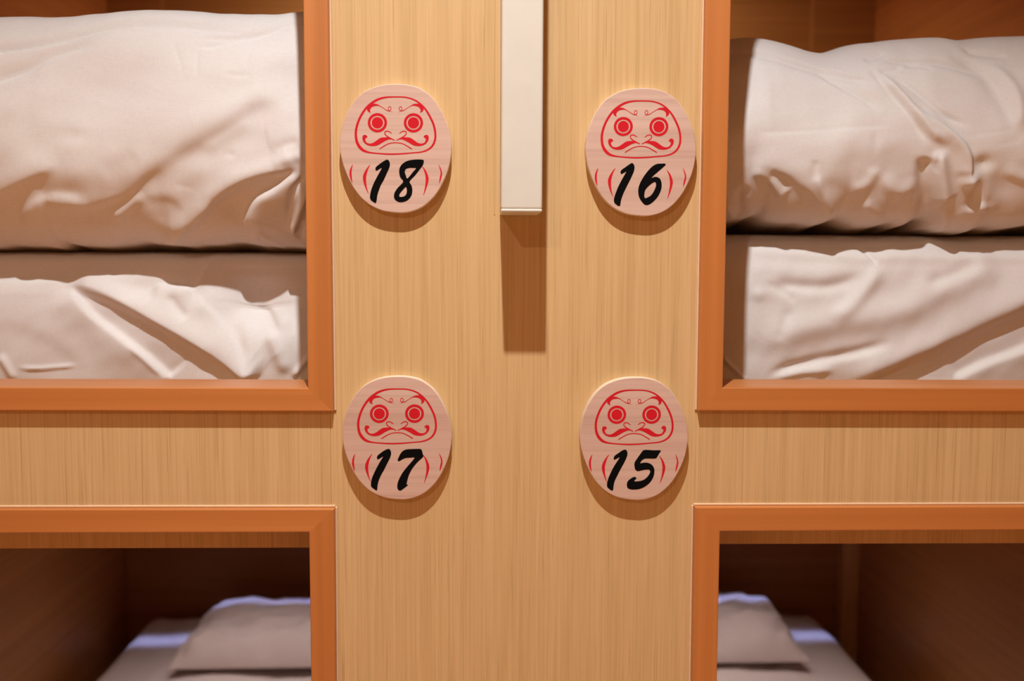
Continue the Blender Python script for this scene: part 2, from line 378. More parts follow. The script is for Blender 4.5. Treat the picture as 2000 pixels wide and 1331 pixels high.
SECOND = {18: [[(1385,105),(1395,130),(1380,190),(1320,270),(1250,360),(1165,455),(1195,520),(1210,600),(1190,690),(1130,760),(1050,790),(980,785),(925,745),(910,690),(925,630),(970,560),(1060,460),(1015,390),(995,300),(1010,220),(1060,160),(1130,120),(1220,102),(1310,97)],
   [(1090,280),(1110,250),(1160,234),(1220,234),(1268,240),(1220,300),(1130,405),(1105,360),(1088,310)], [(1105,545),(1120,590),(1115,650),(1085,690),(1040,705),(1002,700),(1000,665),(1030,620),(1070,575)]],
 16: [[(1320,82),(1330,100),(1290,140),(1210,210),(1140,270),(1100,318),(1140,300),(1190,300),(1240,330),(1265,400),(1260,490),(1220,590),(1160,670),(1090,730),(1030,755),(980,740),(930,680),(895,610),(885,520),(900,440),(940,350),(1000,255),(1070,170),(1140,110),(1200,85),(1260,82)],
   [(1165,385),(1175,430),(1150,510),(1100,590),(1040,630),(992,640),(985,580),(1000,510),(1050,450),(1110,400),(1145,382)]],
 17: [[(1340,105),(1365,130),(1380,190),(1390,215),(1370,245),(1300,310),(1230,390),(1180,470),(1145,550),(1125,630),(1115,675),(1138,685),(1120,705),(1070,745),(1020,778),(985,770),(965,730),(970,660),(995,590),(1050,490),(1120,400),(1180,330),(1245,245),(1170,245),(1100,250),(1040,275),(995,302),(970,285),(985,245),(1010,190),(1050,140),(1110,112),(1200,105),(1280,103)]],
 15: [[(1415,127),(1395,170),(1350,245),(1320,258),(1230,258),(1160,260),(1110,290),(1085,335),(1150,325),(1230,335),(1290,380),(1315,450),(1300,550),(1240,650),(1150,720),(1060,755),(960,762),(890,745),(868,700),(875,640),(910,600),(970,562),(1010,562),(1020,585),(985,625),(1050,628),(1140,605),(1210,545),(1245,480),(1230,440),(1160,440),(1090,455),(1040,462),(1005,435),(990,380),(995,320),(1040,250),(1090,180),(1130,130),(1180,118),(1300,125)]]}
DORG = {18: (660, 300), 16: (1140, 310), 17: (660, 865), 15: (1120, 865)}
CEN = {18: (772.5, 245.0), 16: (1252.2, 252.4), 17: (775.4, 813.2), 15: (1238.8, 815.1)}
def mir(pts, ax): return [(ax-p[0],)+tuple(p[1:]) for p in pts]
def fstroke(pts, closed=False):
    L, R = stroke(pts, closed); return (loc18(L, FO, FS), loc18(R, FO, FS), closed)
def ring(cx, cy, r, n=40, rx=None): return [(cx+(rx or r)*math.cos(2*math.pi*k/n), cy+r*math.sin(2*math.pi*k/n)) for k in range(n)]
ART = {'outline': fstroke(FACE, True), 'nose': [fstroke(NOSE), fstroke(mir(NOSE, 1895))], 'mouth': fstroke(MOUTH),
       'brow': [loc18(catmull(BROW, 4), FO, FS), loc18(catmull(mir(BROW, 1886), 4), FO, FS)],
       'curl': [[loc18(ring(cx, 330, 46, 24, 35), FO, FS), loc18(ring(cx, 330, 33, 24, 22), FO, FS)] for cx in (830, 1048)],
       'mous': [loc18(catmull(MOUS, 4), FO, FS), loc18(catmull(mir(MOUS, 1895), 4), FO, FS)],
       'eye': [[[loc18(ring(cx, cy, 193), FO, FS), loc18(ring(cx, cy, 139), FO, FS)], [loc18(ring(cx, cy, 114), FO, FS)]] for cx, cy in ((585, 613), (1305, 616))],
       'stripe': [loc18(catmull(s, 4), DO, DS) for s in STRIPES]}
def plaque(num, label):
    c = W(*CEN[num], PY)
    r = empty('number_plaque', (c[0], PY, c[2]))
    tag(r, label, 'number plaque', 'face number plaques on the panel')
    n = len(outline)
    bm = bmesh.new()
    f = [bm.verts.new((x, 0, z)) for x, z in outline]; b = [bm.verts.new((x, PP-.0001, z)) for x, z in outline]
    ff = bm.faces.new(f); bm.faces.new(b[::-1])
    for i in range(n): bm.faces.new((f[i], b[i], b[(i+1) % n], f[(i+1) % n]))
    bmesh.ops.recalc_face_normals(bm, faces=bm.faces)
    bmesh.ops.bevel(bm, geom=list(ff.edges), offset=0.0007, segments=2, affect='EDGES', profile=0.5)
    for q in bm.faces:
        q.normal_update(); q.material_index = 0 if abs(q.normal.y) > 0.9 else 1
    me = bpy.data.meshes.new('board'); bm.to_mesh(me); bm.free()
    link('board', me, M['plaque'], r).data.materials.append(M['plaque_edge'])
    h = 0.00012
    strip('face_outline', [ART['outline']], M['red'], r, h); strip('nose', ART['nose'], M['red'], r, h); strip('mouth', [ART['mouth']], M['red'], r, h)
    for k in range(2):
        bo = flat('eyebrow', [[ART['brow'][k]]], M['red'], r, h*1.1)
        flat('brow_curl', [ART['curl'][k]], M['red'], bo, h*1.2)
        flat('moustache', [[ART['mous'][k]]], M['red'], r, h*1.1)
        flat('eye', ART['eye'][k], M['red'], r, h)
    for s in ART['stripe']: flat('belly_stripe', [[s]], M['red'], r, h)
    for nm, loops, q in (('digit_one', [ONES[num]], 4), ({18: 'digit_eight', 16: 'digit_six', 17: 'digit_seven', 15: 'digit_five'}[num], SECOND[num], 4)):
        LL_ = []
        for lp in loops:
            pts = catmull(lp, q); o = DORG[num]
            LL_.append([(w[0]-c[0], w[2]-c[2]) for w in (W(o[0]+x/8.317, o[1]+y/8.317, PY) for x, y in pts)])
        flat(nm, [LL_], M['black'], r, h*2)
    return r
plaque(18, 'plaque numbered 18, a red face on pale wood, directly left of the cream bar')
plaque(16, 'plaque numbered 16, a red face on pale wood, directly right of the cream bar')
plaque(17, 'plaque numbered 17, a red face on pale wood, lower left of the four')
plaque(15, 'plaque numbered 15, a red face on pale wood, lower right of the four')

# ------------------------------------------------------------------ bedding: sculpted cloth
def to_plane(pts, Y): return np.array([xz(p[0], p[1], Y) for p in pts])
MMPX = 0.00053
def smooth_poly(pts, closed=False): return catmull([(p[0], p[1]) for p in pts], 4, False) if len(pts) > 2 else np.array(pts, float)
def seg_dist(X, Z, P):
    """distance to a polyline, signed (+ above / towards +z side), and arc parameter 0..1"""
    best = np.full(X.shape, 1e9); sd = np.zeros(X.shape); tt = np.zeros(X.shape)
    L = np.r_[0, np.cumsum(np.linalg.norm(np.diff(P, axis=0), axis=1))]
    if P[-1][0] < P[0][0] or (abs(P[-1][0]-P[0][0]) < 1e-6 and P[-1][1] < P[0][1]): flip = -1
    else: flip = 1
    for i in range(len(P)-1):
        a, b = P[i], P[i+1]; d = b-a; l2 = (d**2).sum()+1e-14
        t = np.clip(((X-a[0])*d[0]+(Z-a[1])*d[1])/l2, 0, 1)
        dx, dz = X-(a[0]+t*d[0]), Z-(a[1]+t*d[1]); dist = np.hypot(dx, dz)
        s = np.sign(d[0]*dz-d[1]*dx)*flip
        mk = dist < best
        best = np.where(mk, dist, best); sd = np.where(mk, s*dist, sd); tt = np.where(mk, (L[i]+t*math.sqrt(l2))/L[-1], tt)
    return sd, tt, best
def env(t, e0, e1):
    a = np.clip(t/max(e0, 1e-3), 0, 1); b = np.clip((1-t)/max(e1, 1e-3), 0, 1)
    sm = lambda q: q*q*(3-2*q)
    return sm(a)*sm(b)
def height(X, Z, feats, Y):
    H = np.zeros(X.shape)
    for f in feats:
        kind = f[0]
        if kind == 'b':                        # blob: (px, py), amp mm, rx px, rz px
            _, c, A, rx_, rz_ = f; q = to_plane([c], Y)[0]
            H += A*1e-3*np.exp(-((X-q[0])/(rx_*MMPX))**2-((Z-q[1])/(rz_*MMPX))**2); continue
        P = to_plane(smooth_poly(f[1]), Y); A = f[2]*1e-3
        e0, e1 = f[5] if len(f) > 5 else (0.25, 0.25)
        lo, hi = P.min(0)-0.06, P.max(0)+0.06
        mk = (X > lo[0]) & (X < hi[0]) & (Z > lo[1]) & (Z < hi[1])
        if not mk.any(): continue
        sd, t, ds = seg_dist(X[mk], Z[mk], P); E = env(t, e0, e1)
        # taper sideways beyond the ends
        if kind == 'r':
            wu, wdn = f[3]*MMPX, f[4]*MMPX
            w = np.where(sd > 0, wu, wdn); H[mk] += A*E*np.exp(-(ds/w)**2)
        elif kind == 'c':                      # crease with a sharp spine
            wu, wdn = f[3]*MMPX, f[4]*MMPX
            w = np.where(sd > 0, wu, wdn); H[mk] += A*E*(np.exp(-np.sqrt((ds/w)**2+0.04)+0.2))
        elif kind == 's':                      # step: upper side stands out by A, fading away
            w, dec = f[3]*MMPX, f[4]*MMPX
            H[mk] += A*E*0.5*np.tanh(sd/w)*np.exp(-(ds/dec)**2)
    return H
def fbm(X, Z, seed, scales, amps, ang=0.0, stretch=1.0):
    r = np.random.default_rng(seed); H = np.zeros(X.shape)
    ca, sa = math.cos(ang), math.sin(ang)
    U, V = (X*ca+Z*sa)/stretch, (-X*sa+Z*ca)
    for s, a in zip(scales, amps):
        for k in range(7):
            th = r.uniform(0, math.pi); ph = r.uniform(0, 6.283); fr = 6.283/s*r.uniform(0.7, 1.3)
            H += a/2.6*np.sin(fr*(U*math.cos(th)+V*math.sin(th))+ph)
    return H
def interp_px(pts, Y):
    q = to_plane(pts, Y); q = q[np.argsort(q[:, 0])]
    return lambda x: np.interp(x, q[:, 0], q[:, 1])
def soft(f, w=0.006):
    def g(x): return sum(f(x+k*w/3) for k in range(-3, 4))/7
    return g
def grid_mesh(name, G):
    n, mm = G.shape[:2]
    idx = np.arange(n*mm).reshape(n, mm)
    F = np.stack([idx[:-1, :-1], idx[:-1, 1:], idx[1:, 1:], idx[1:, :-1]], -1).reshape(-1, 4)
    me = bpy.data.meshes.new(name)
    me.vertices.add(n*mm); me.vertices.foreach_set('co', G.reshape(-1).astype(np.float32))
    me.loops.add(F.size); me.loops.foreach_set('vertex_index', F.reshape(-1).astype(np.int32))
    me.polygons.add(len(F)); me.polygons.foreach_set('loop_start', np.arange(0, F.size, 4, dtype=np.int32))
    me.polygons.foreach_set('use_smooth', np.ones(len(F), dtype=bool))
    me.update(calc_edges=True); me.validate(); return me
def bolster(name, mat, x0, x1, zt, zb, yf, depth, feats, Yref, prof, seed, nfun, dx=0.0016, nv=260, endr=0.05, zmin=None, zmax=None, flat_top=False):
    """long soft block: closed cross-section swept along x, front face sculpted by feats.
    prof: list of (angle-free) (u, w): u = fraction of height 0 bottom..1 top, w = inset from the front (m)"""
    xs = np.arange(x0, x1+dx/2, dx); nx = len(xs)
    u = np.linspace(0, 1, nv); u = 0.5-0.5*np.cos(u*math.pi)*0.35-0.325*(1-2*u) if False else u
    pu, pw = np.array([p[0] for p in prof]), np.array([p[1] for p in prof])
    # dense smooth interpolation of the profile in arc length
    hgt = float(np.mean(zt(xs)-zb(xs)))
    q = catmull([(a*hgt, b) for a, b in prof], 40, False)
    s = np.r_[0, np.cumsum(np.linalg.norm(np.diff(q, axis=0), axis=1))]
    ss = np.linspace(0, s[-1], nv)
    uu = np.interp(ss, s, q[:, 0])/hgt; ww = np.interp(ss, s, q[:, 1])
    X, U = np.meshgrid(xs, uu, indexing='ij'); Wd = np.broadcast_to(ww, X.shape)
    ZT, ZB = zt(X), zb(X)
    Z = ZB+(ZT-ZB)*U
    # profile normal (in y-z)
    dz = np.gradient(uu)*hgt; dw = np.gradient(ww); nl = np.hypot(dz, dw)+1e-9
    ny, nz = -dz/nl, -dw/nl*-1.0
    nz = -(-dw/nl)
    H = height(X, Z, feats, Yref)+nfun(X, Z, seed)
    end = np.clip(np.minimum(X-x0, x1-X)/endr, 0, 1); er = np.sqrt(np.clip(1-(1-end)**2, 0, 1))
    zc = 0.5*(ZT+ZB)
    Y = yf+Wd+ny*H
    if flat_top: H = np.where(U > 0.9, np.maximum(H, 0)*np.clip((1-U)/0.1, 0, 1)+np.minimum(H, 0)*np.clip((0.97-U)/0.07, 0, 1), H)
    Y = yf+Wd+ny*H
    Zf = Z+np.broadcast_to((dw/nl), X.shape)*H
    yc = yf+depth/2
    Y = yc+(Y-yc)*(0.55+0.45*er); Zf = zc+(Zf-zc)*(0.35+0.65*er)
    # back wall of the section, coarse
    nb = 14
    tb = np.linspace(0, 1, nb+2)[1:-1]
    yb = np.broadcast_to(yf+depth, (nx, 1))
    ytop, ztop, ybot, zbot = Y[:, -1:], Zf[:, -1:], Y[:, :1], Zf[:, :1]
    ang = tb[None, :]*math.pi
    bulge = np.sin(ang)
    Yb = ytop+(ybot-ytop)*tb+bulge*(yf+depth-np.maximum(ytop, ybot)); Zb = ztop+(zbot-ztop)*(0.5-0.5*np.cos(ang))
    G = np.concatenate([np.stack([X, Y, Zf], -1), np.stack([np.broadcast_to(xs[:, None], Yb.shape), Yb, Zb], -1)], 1)
    G = np.concatenate([G, G[:, :1]], 1)
    if zmin is not None: G[..., 2] = np.maximum(G[..., 2], zmin)
    if zmax is not None: G[..., 2] = np.minimum(G[..., 2], zmax)
    me = grid_mesh(name, G)
    o = link(name, me, mat); 
    bm = bmesh.new(); bm.from_mesh(me); bmesh.ops.remove_doubles(bm, verts=bm.verts[:], dist=1e-6)
    be = [e for e in bm.edges if e.is_boundary]
    bmesh.ops.holes_fill(bm, edges=be, sides=0)
    bmesh.ops.recalc_face_normals(bm, faces=bm.faces)
    for f in bm.faces: f.smooth = True
    bm.to_mesh(me); bm.free()
    return o

ZTL, ZTR = W(300, 492, 1.16)[2], W(1700, 458, 1.17)[2]     # mattress tops under the duvets
# --- upper left duvet
DL_T = soft(interp_px([(-700, 36), (-300, 30), (0, 25), (80, 25), (170, 18), (260, 14), (380, 12), (470, 15), (520, 14), (600, 14), (900, 16)], 1.15))
DL_B = soft(interp_px([(-700, 487), (-100, 486), (0, 487), (36, 483), (60, 485), (95, 484), (120, 487), (130, 486), (142, 477), (156, 483), (170, 487), (195, 489), (230, 488), (260, 485), (290, 481), (325, 482), (350, 478), (365, 482), (385, 483), (400, 480), (440, 478), (455, 475), (475, 474), (495, 478), (520, 484), (535, 483), (560, 487), (600, 489), (900, 489)], 1.16), 0.003)
DLF = [
 ('r', [(-40, 100), (0, 92), (60, 82), (110, 70), (160, 58), (220, 48), (300, 43), (360, 44), (420, 49), (500, 51)], -6, 15, 3.5, (.05, .3)),
 ('r', [(-40, 165), (0, 153), (50, 134), (90, 108), (130, 92), (190, 78)], -5, 18, 6, (.05, .4)),
 ('r', [(360, 84), (410, 85), (440, 74), (500, 60), (540, 42), (600, 24)], -2.88, 10, 3, (.3, .05)),
 ('r', [(370, 68), (430, 65), (490, 56), (545, 41)], -1.68, 8, 4),
 ('c', [(330, 70), (340, 100), (352, 130), (352, 150)], -0.7, 3, 3), ('c', [(380, 90), (382, 120), (384, 155)], -0.7, 3, 3),
 ('c', [(500, 65), (488, 85), (480, 110), (478, 130)], -0.7, 3, 3), ('c', [(435, 143), (465, 147), (495, 145)], -0.7, 2, 3),
 ('s', [(560, 212), (520, 203), (490, 212), (465, 235), (430, 258), (400, 275), (350, 302), (310, 330), (270, 352), (235, 385)], 7.5, 15, 50, (.15, .3)),
 ('r', [(500, 230), (470, 252), (430, 277), (390, 300)], 1.6, 12, 14),
 ('r', [(280, 472), (320, 455), (360, 428), (395, 400), (425, 375), (465, 354), (510, 340), (560, 331), (590, 326)], 7.8, 22, 11, (.12, .12)),
 ('b', (455, 400), -3, 45, 22),
 ('s', [(462, 440), (478, 408), (498, 386), (530, 370), (560, 350), (585, 332)], -10, 5, 60, (.15, .15)),
 ('r', [(600, 372), (584, 405), (570, 435), (558, 458)], 8, 7, 7, (.2, .12)),
 ('r', [(598, 340), (572, 375), (560, 410), (552, 445)], -5, 6, 6, (.2, .3)),
 ('r', [(540, 300), (560, 285), (590, 280)], -1.2, 10, 6), ('r', [(530, 322), (560, 312), (600, 305)], 2.2, 12, 10),
 ('r', [(-40, 385), (0, 368), (40, 350), (80, 334), (125, 318)], 5, 30, 12, (.05, .3)),
 ('s', [(18, 445), (34, 412), (60, 392), (100, 381), (180, 388)], -5, 7, 30),
 ('s', [(85, 418), (110, 408), (150, 410), (200, 398), (250, 378), (285, 348), (320, 322)], 4, 8, 34),
 ('s', [(270, 392), (300, 390), (330, 392), (362, 418)], 1.8, 9, 26), ('r', [(200, 430), (225, 415), (255, 395), (280, 380)], 2.5, 8, 10),
 ('c', [(75, 378), (110, 386), (150, 387), (180, 391)], -0.5, 3, 3),
 ('r', [(200, 345), (240, 322), (275, 300)], -0.9, 22, 20), ('b', (150, 268), -1.3, 28, 14), ('b', (85, 275), -1.2, 45, 25),
 ('b', (452, 303), -0.8, 10, 7), ('c', [(335, 362), (365, 366), (375, 372)], -0.5, 3, 3),
 ('r', [(470, 470), (490, 455), (510, 470), (535, 485)], 2, 8, 8), ('r', [(565, 470), (575, 450), (580, 430)], -3, 7, 7),
]
PROF_D = [(-.06, .20), (-.03, .14), (0.0, .098), (.012, .068), (.04, .050), (.08, .036), (.12, .0274), (.17, .0185), (.22, .0113), (.30, .0035), (.40, 0.0), (0.50, 0.001), (0.62, .007), (0.78, .018), (0.89, .034), (0.955, .055), (0.99, .09), (1.0, .14), (0.99, .22)]
def n_soft(X, Z, seed): return fbm(X, Z, seed, (.11, .05, .022), (.0016, .0006, .00016), 0.6, 1.6)
o = bolster('folded_duvet', M['cotton'], -0.90, -0.035, DL_T, DL_B, 1.076, 0.42, DLF, 1.083, PROF_D, 3, n_soft, zmin=ZTL+.0001)
tag(o, 'folded white duvet in the left upper bunk, with a nearly level top edge', 'duvet', 'folded duvets in the upper bunks')

# --- upper right duvet
DR_T = soft(interp_px([(1150, 41), (1420, 47), (1480, 47), (1520, 52), (1570, 63), (1610, 72), (1640, 76), (1656, 72), (1690, 60), (1725, 51), (1800, 48), (1840, 47), (1880, 44), (1915, 47), (1960, 43), (2000, 42), (2400, 41), (2900, 43)], 1.15))
DR_B = soft(interp_px([(1150, 436), (1420, 437), (1445, 436), (1466, 428), (1480, 438), (1510, 441), (1540, 440), (1570, 444), (1595, 440), (1615, 432), (1640, 443), (1660, 449), (1690, 448), (1720, 441), (1728, 444), (1742, 447), (1764, 437), (1790, 450), (1830, 456), (1868, 460), (1885, 452), (1900, 450), (1930, 453), (1960, 450), (1990, 444), (2020, 440), (2900, 444)], 1.18), 0.003)
DRF = [
 ('r', [(1430, 73), (1500, 90), (1560, 107), (1620, 124), (1680, 144), (1730, 153)], -4.4, 5, 12, (.1, .15)),
 ('r', [(1605, 122), (1650, 160), (1690, 190), (1722, 222)], -3.52, 14, 6),
 ('r', [(1716, 122), (1733, 150), (1750, 182), (1770, 215), (1792, 250), (1812, 282)], -3.52, 6, 9, (.15, .2)),
 ('r', [(1728, 138), (1748, 165), (1768, 195), (1788, 228), (1812, 262), (1850, 285)], 5.76, 10, 7, (.2, .2)),
 ('r', [(1735, 131), (1765, 146), (1790, 170), (1820, 200), (1842, 222), (1870, 238), (1898, 250)], -3.52, 5, 9),
 ('r', [(1775, 200), (1805, 230), (1835, 250), (1862, 272), (1880, 295), (1888, 325), (1886, 352)], 7.5, 7, 20, (.3, .1)),
 ('s', [(1830, 248), (1855, 265), (1875, 285), (1895, 312)], -3, 4, 14),
 ('b', (1894, 354), 11, 15, 13), ('b', (1917, 320), -5, 18, 14), ('b', (1912, 385), -5, 14, 18), ('b', (1722, 345), -2.5, 16, 18),
 ('s', [(1885, 400), (1905, 408), (1930, 400), (1950, 410)], -4, 4, 16),
 ('r', [(1826, 292), (1832, 322), (1840, 355), (1852, 392)], 7.5, 15, 12, (.2, .06)),
 ('r', [(1828, 298), (1825, 320), (1826, 340)], -2.5, 3, 3),
 ('r', [(1806, 306), (1803, 335), (1808, 365), (1822, 400), (1838, 445)], -8.5, 15, 15, (.12, .02)),
 ('r', [(1712, 312), (1722, 345), (1742, 366), (1765, 372), (1784, 357), (1790, 340)], 4.0, 16, 14, (.35, .35)),
 ('b', (1705, 280), -1.2, 10, 20),
 ('r', [(1660, 372), (1685, 364), (1700, 348), (1706, 325)], 2.8, 12, 14),
 ('r', [(1462, 312), (1500, 322), (1540, 338), (1570, 356), (1592, 372), (1612, 396), (1634, 422)], 4.8, 36, 15, (.2, .08)),
 ('r', [(1462, 338), (1490, 342), (1512, 358), (1532, 386)], 3.4, 14, 8, (.2, .06)),
 ('r', [(1498, 336), (1525, 350), (1545, 368)], -2, 10, 12),
 ('s', [(1596, 345), (1620, 352), (1660, 368), (1695, 366)], 3.2, 14, 40), ('r', [(1590, 312), (1588, 335), (1592, 352)], -1.2, 9, 9), ('r', [(1590, 330), (1600, 360), (1615, 385), (1632, 412)], 2.5, 6, 8, (.3, .05)),
 ('c', [(1466, 263), (1530, 259), (1600, 254), (1670, 250), (1742, 246)], -0.7, 6, 2, (.15, .1)),
 ('c', [(1870, 270), (1930, 262), (1995, 250)], -0.6, 6, 2), ('c', [(1930, 288), (1990, 276)], -0.5, 6, 3),
 ('r', [(1880, 88), (1925, 112), (1952, 140), (1962, 185), (1972, 230), (1960, 262)], -5, 12, 22), ('r', [(1960, 110), (1985, 160), (1990, 220), (1975, 262)], 4, 14, 14),
 ('r', [(1735, 98), (1790, 104), (1860, 110), (1945, 130)], -4, 4, 12), ('r', [(1715, 103), (1745, 90), (1768, 80)], -3, 5, 8), ('r', [(1730, 134), (1765, 128), (1785, 118)], -2.5, 8, 5),
 ('r', [(1790, 108), (1820, 118), (1845, 126)], -2.2, 4, 8), ('r', [(1920, 72), (1960, 84), (2010, 92)], -3.5, 5, 9),
 ('r', [(1420, 395), (1440, 415), (1452, 432)], 2.5, 7, 7), ('r', [(1460, 360), (1450, 390), (1462, 425)], -3, 12, 12),
 ('b', (1960, 360), -3, 30, 25), ('r', [(1950, 330), (2000, 350), (2060, 352)], 3, 14, 10), ('r', [(1690, 395), (1720, 412), (1735, 430)], 2.5, 10, 10), ('r', [(1835, 440), (1850, 410), (1848, 395)], -3, 14, 14), ('r', [(1855, 400), (1865, 430), (1878, 455)], 2.5, 8, 8),
]
PROF_R = [(-.06, .20), (-.03, .14), (0.0, .090), (.012, .058), (.03, .042), (.06, .030), (.10, .0218), (.15, .0145), (.22, .0075), (.30, .0025), (.40, 0.0), (0.50, 0.004), (0.60, .012), (0.75, .030), (0.87, .056), (0.95, .085), (0.99, .12), (1.0, .16), (0.99, .23)]
o = bolster('folded_duvet', M['cotton'], 0.085, 0.93, DR_T, DR_B, 1.102, 0.42, DRF, 1.11, PROF_R, 11, n_soft, zmin=ZTR+.0001)
tag(o, 'folded white duvet in the right upper bunk, with a dip in its top edge', 'duvet', 'folded duvets in the upper bunks')

# --- mattresses under them, wrapped in loose sheets
ML_T = lambda x: np.full(np.shape(x), ZTL); MR_T = lambda x: np.full(np.shape(x), ZTR)
flatb = lambda x: np.full(np.shape(x), Z_UB+0.002)
MLF = [
 ('r', [(-60, 560), (0, 560), (60, 560), (110, 556), (150, 562)], 5, 14, 26, (.05, .3)),
 ('r', [(120, 552), (180, 570), (240, 592), (300, 622), (360, 655), (420, 692), (500, 748)], 12, 40, 9, (.12, .05)),
 ('s', [(128, 556), (180, 613), (240, 658), (290, 695), (335, 742)], -9, 4.5, 46, (.12, .05)),
 ('r', [(255, 668), (290, 700), (322, 735)], 2.0, 4, 8),
 ('r', [(290, 564), (335, 568), (380, 572)], 5, 8, 22), ('r', [(418, 482), (400, 515), (388, 545), (380, 575)], 3, 7, 12, (.1, .2)),
 ('r', [(376, 570), (398, 600), (420, 622), (448, 658), (468, 695), (482, 742)], 4, 8, 30, (.2, .05)),
 ('b', (505, 588), -30, 75, 55), ('b', (262, 572), -6, 45, 22), ('b', (610, 600), -10, 45, 70), ('r', [(455, 600), (480, 640), (492, 690), (490, 735)], 4, 16, 16, (.3, .05)),
 ('s', [(500, 570), (528, 615), (552, 655)], 6, 8, 30), ('r', [(520, 640), (540, 680), (560, 735)], 4, 16, 14),
 ('r', [(30, 718), (70, 720), (115, 718), (155, 714)], 2.2, 4, 4), ('s', [(0, 640), (70, 650), (130, 690), (170, 735)], 2, 16, 40),
 ('r', [(0, 690), (15, 715), (30, 745)], 3, 9, 9), ('r', [(330, 575), (345, 600), (370, 625)], -3, 10, 10), ('c', [(480, 715), (500, 690), (520, 665)], 0.6, 3, 3), ('c', [(505, 735), (530, 700), (560, 680)], 0.6, 3, 3),
 ('r', [(570, 740), (590, 715), (610, 690)], 4, 6, 6),
]
PROF_M = [(0.02, .20), (0.0, .05), (0.02, .012), (0.10, .004), (0.35, 0.0), (0.58, .001), (0.68, .005), (0.76, .012), (0.86, .018), (0.95, .026), (0.99, .045), (1.0, .08), (1.0, .20)]
o = bolster('mattress', M['cotton'], -0.93, -0.002, ML_T, flatb, 1.134, 0.5, MLF, 1.137, PROF_M, 21, n_soft, zmin=Z_UB+.001, zmax=ZTL, flat_top=True)
tag(o, 'mattress in a loose white sheet with one deep slanting fold, under the level topped duvet', 'mattress', 'mattresses in the upper bunks')
MRF = [
 ('r', [(1440, 486), (1480, 490), (1560, 496), (1640, 500), (1700, 506), (1760, 504), (1850, 506), (2060, 506)], 3.5, 30, 12, (.1, .02)),
 ('r', [(1686, 484), (1702, 500), (1716, 519)], -3.5, 4, 4), ('b', (1832, 470), 4, 26, 10), ('b', (1735, 478), 2.5, 20, 8), ('b', (1700, 484), -2, 20, 8),
 ('r', [(1722, 512), (1702, 545), (1680, 572), (1650, 600), (1610, 625)], 5, 14, 18), ('r', [(1690, 525), (1660, 548), (1600, 560), (1500, 552)], -4.5, 14, 14),
 ('r', [(1470, 700), (1500, 665), (1560, 642), (1640, 626), (1740, 608), (1850, 560), (1960, 515)], 6, 34, 30, (.15, .1)),
 ('r', [(1640, 752), (1720, 726), (1800, 690), (1880, 655), (1950, 620), (2060, 570)], 7, 42, 12, (.15, .02)), ('s', [(1640, 752), (1720, 726), (1800, 690), (1880, 655), (1950, 620), (2060, 570)], 12, 14, 90, (.15, .02)),
 ('s', [(1862, 745), (1920, 713), (2000, 680), (2060, 650)], -9, 5, 36, (.1, .02)),
 ('r', [(1490, 738), (1530, 722), (1580, 708), (1660, 690), (1745, 666)], -5, 12, 9), ('r', [(1500, 742), (1560, 728), (1640, 722)], 2.5, 10, 8),
 ('r', [(1410, 698), (1428, 716), (1458, 745)], 3.5, 4, 4, (.05, .05)), ('b', (1480, 575), 2.5, 16, 14), ('r', [(1490, 550), (1530, 570), (1560, 590)], -1.8, 10, 10), ('r', [(1545, 600), (1525, 640), (1515, 670)], -1.5, 12, 12),
 ('r', [(1800, 560), (1850, 540), (1920, 515)], -4, 14, 14),
]
PROF_M2 = [(0.02, .20), (0.0, .05), (0.02, .012), (0.10, .004), (0.35, 0.0), (0.60, -.001), (0.74, .002), (0.82, .008), (0.90, .020), (0.96, .036), (1.0, .075), (1.0, .20)]
o = bolster('mattress', M['cotton'], 0.052, 0.97, MR_T, flatb, 1.142, 0.5, MRF, 1.145, PROF_M2, 33, n_soft, zmin=Z_UB+.001, zmax=ZTR, flat_top=True)
tag(o, 'mattress in a loose white sheet, under the duvet with the dipped top edge', 'mattress', 'mattresses in the upper bunks')

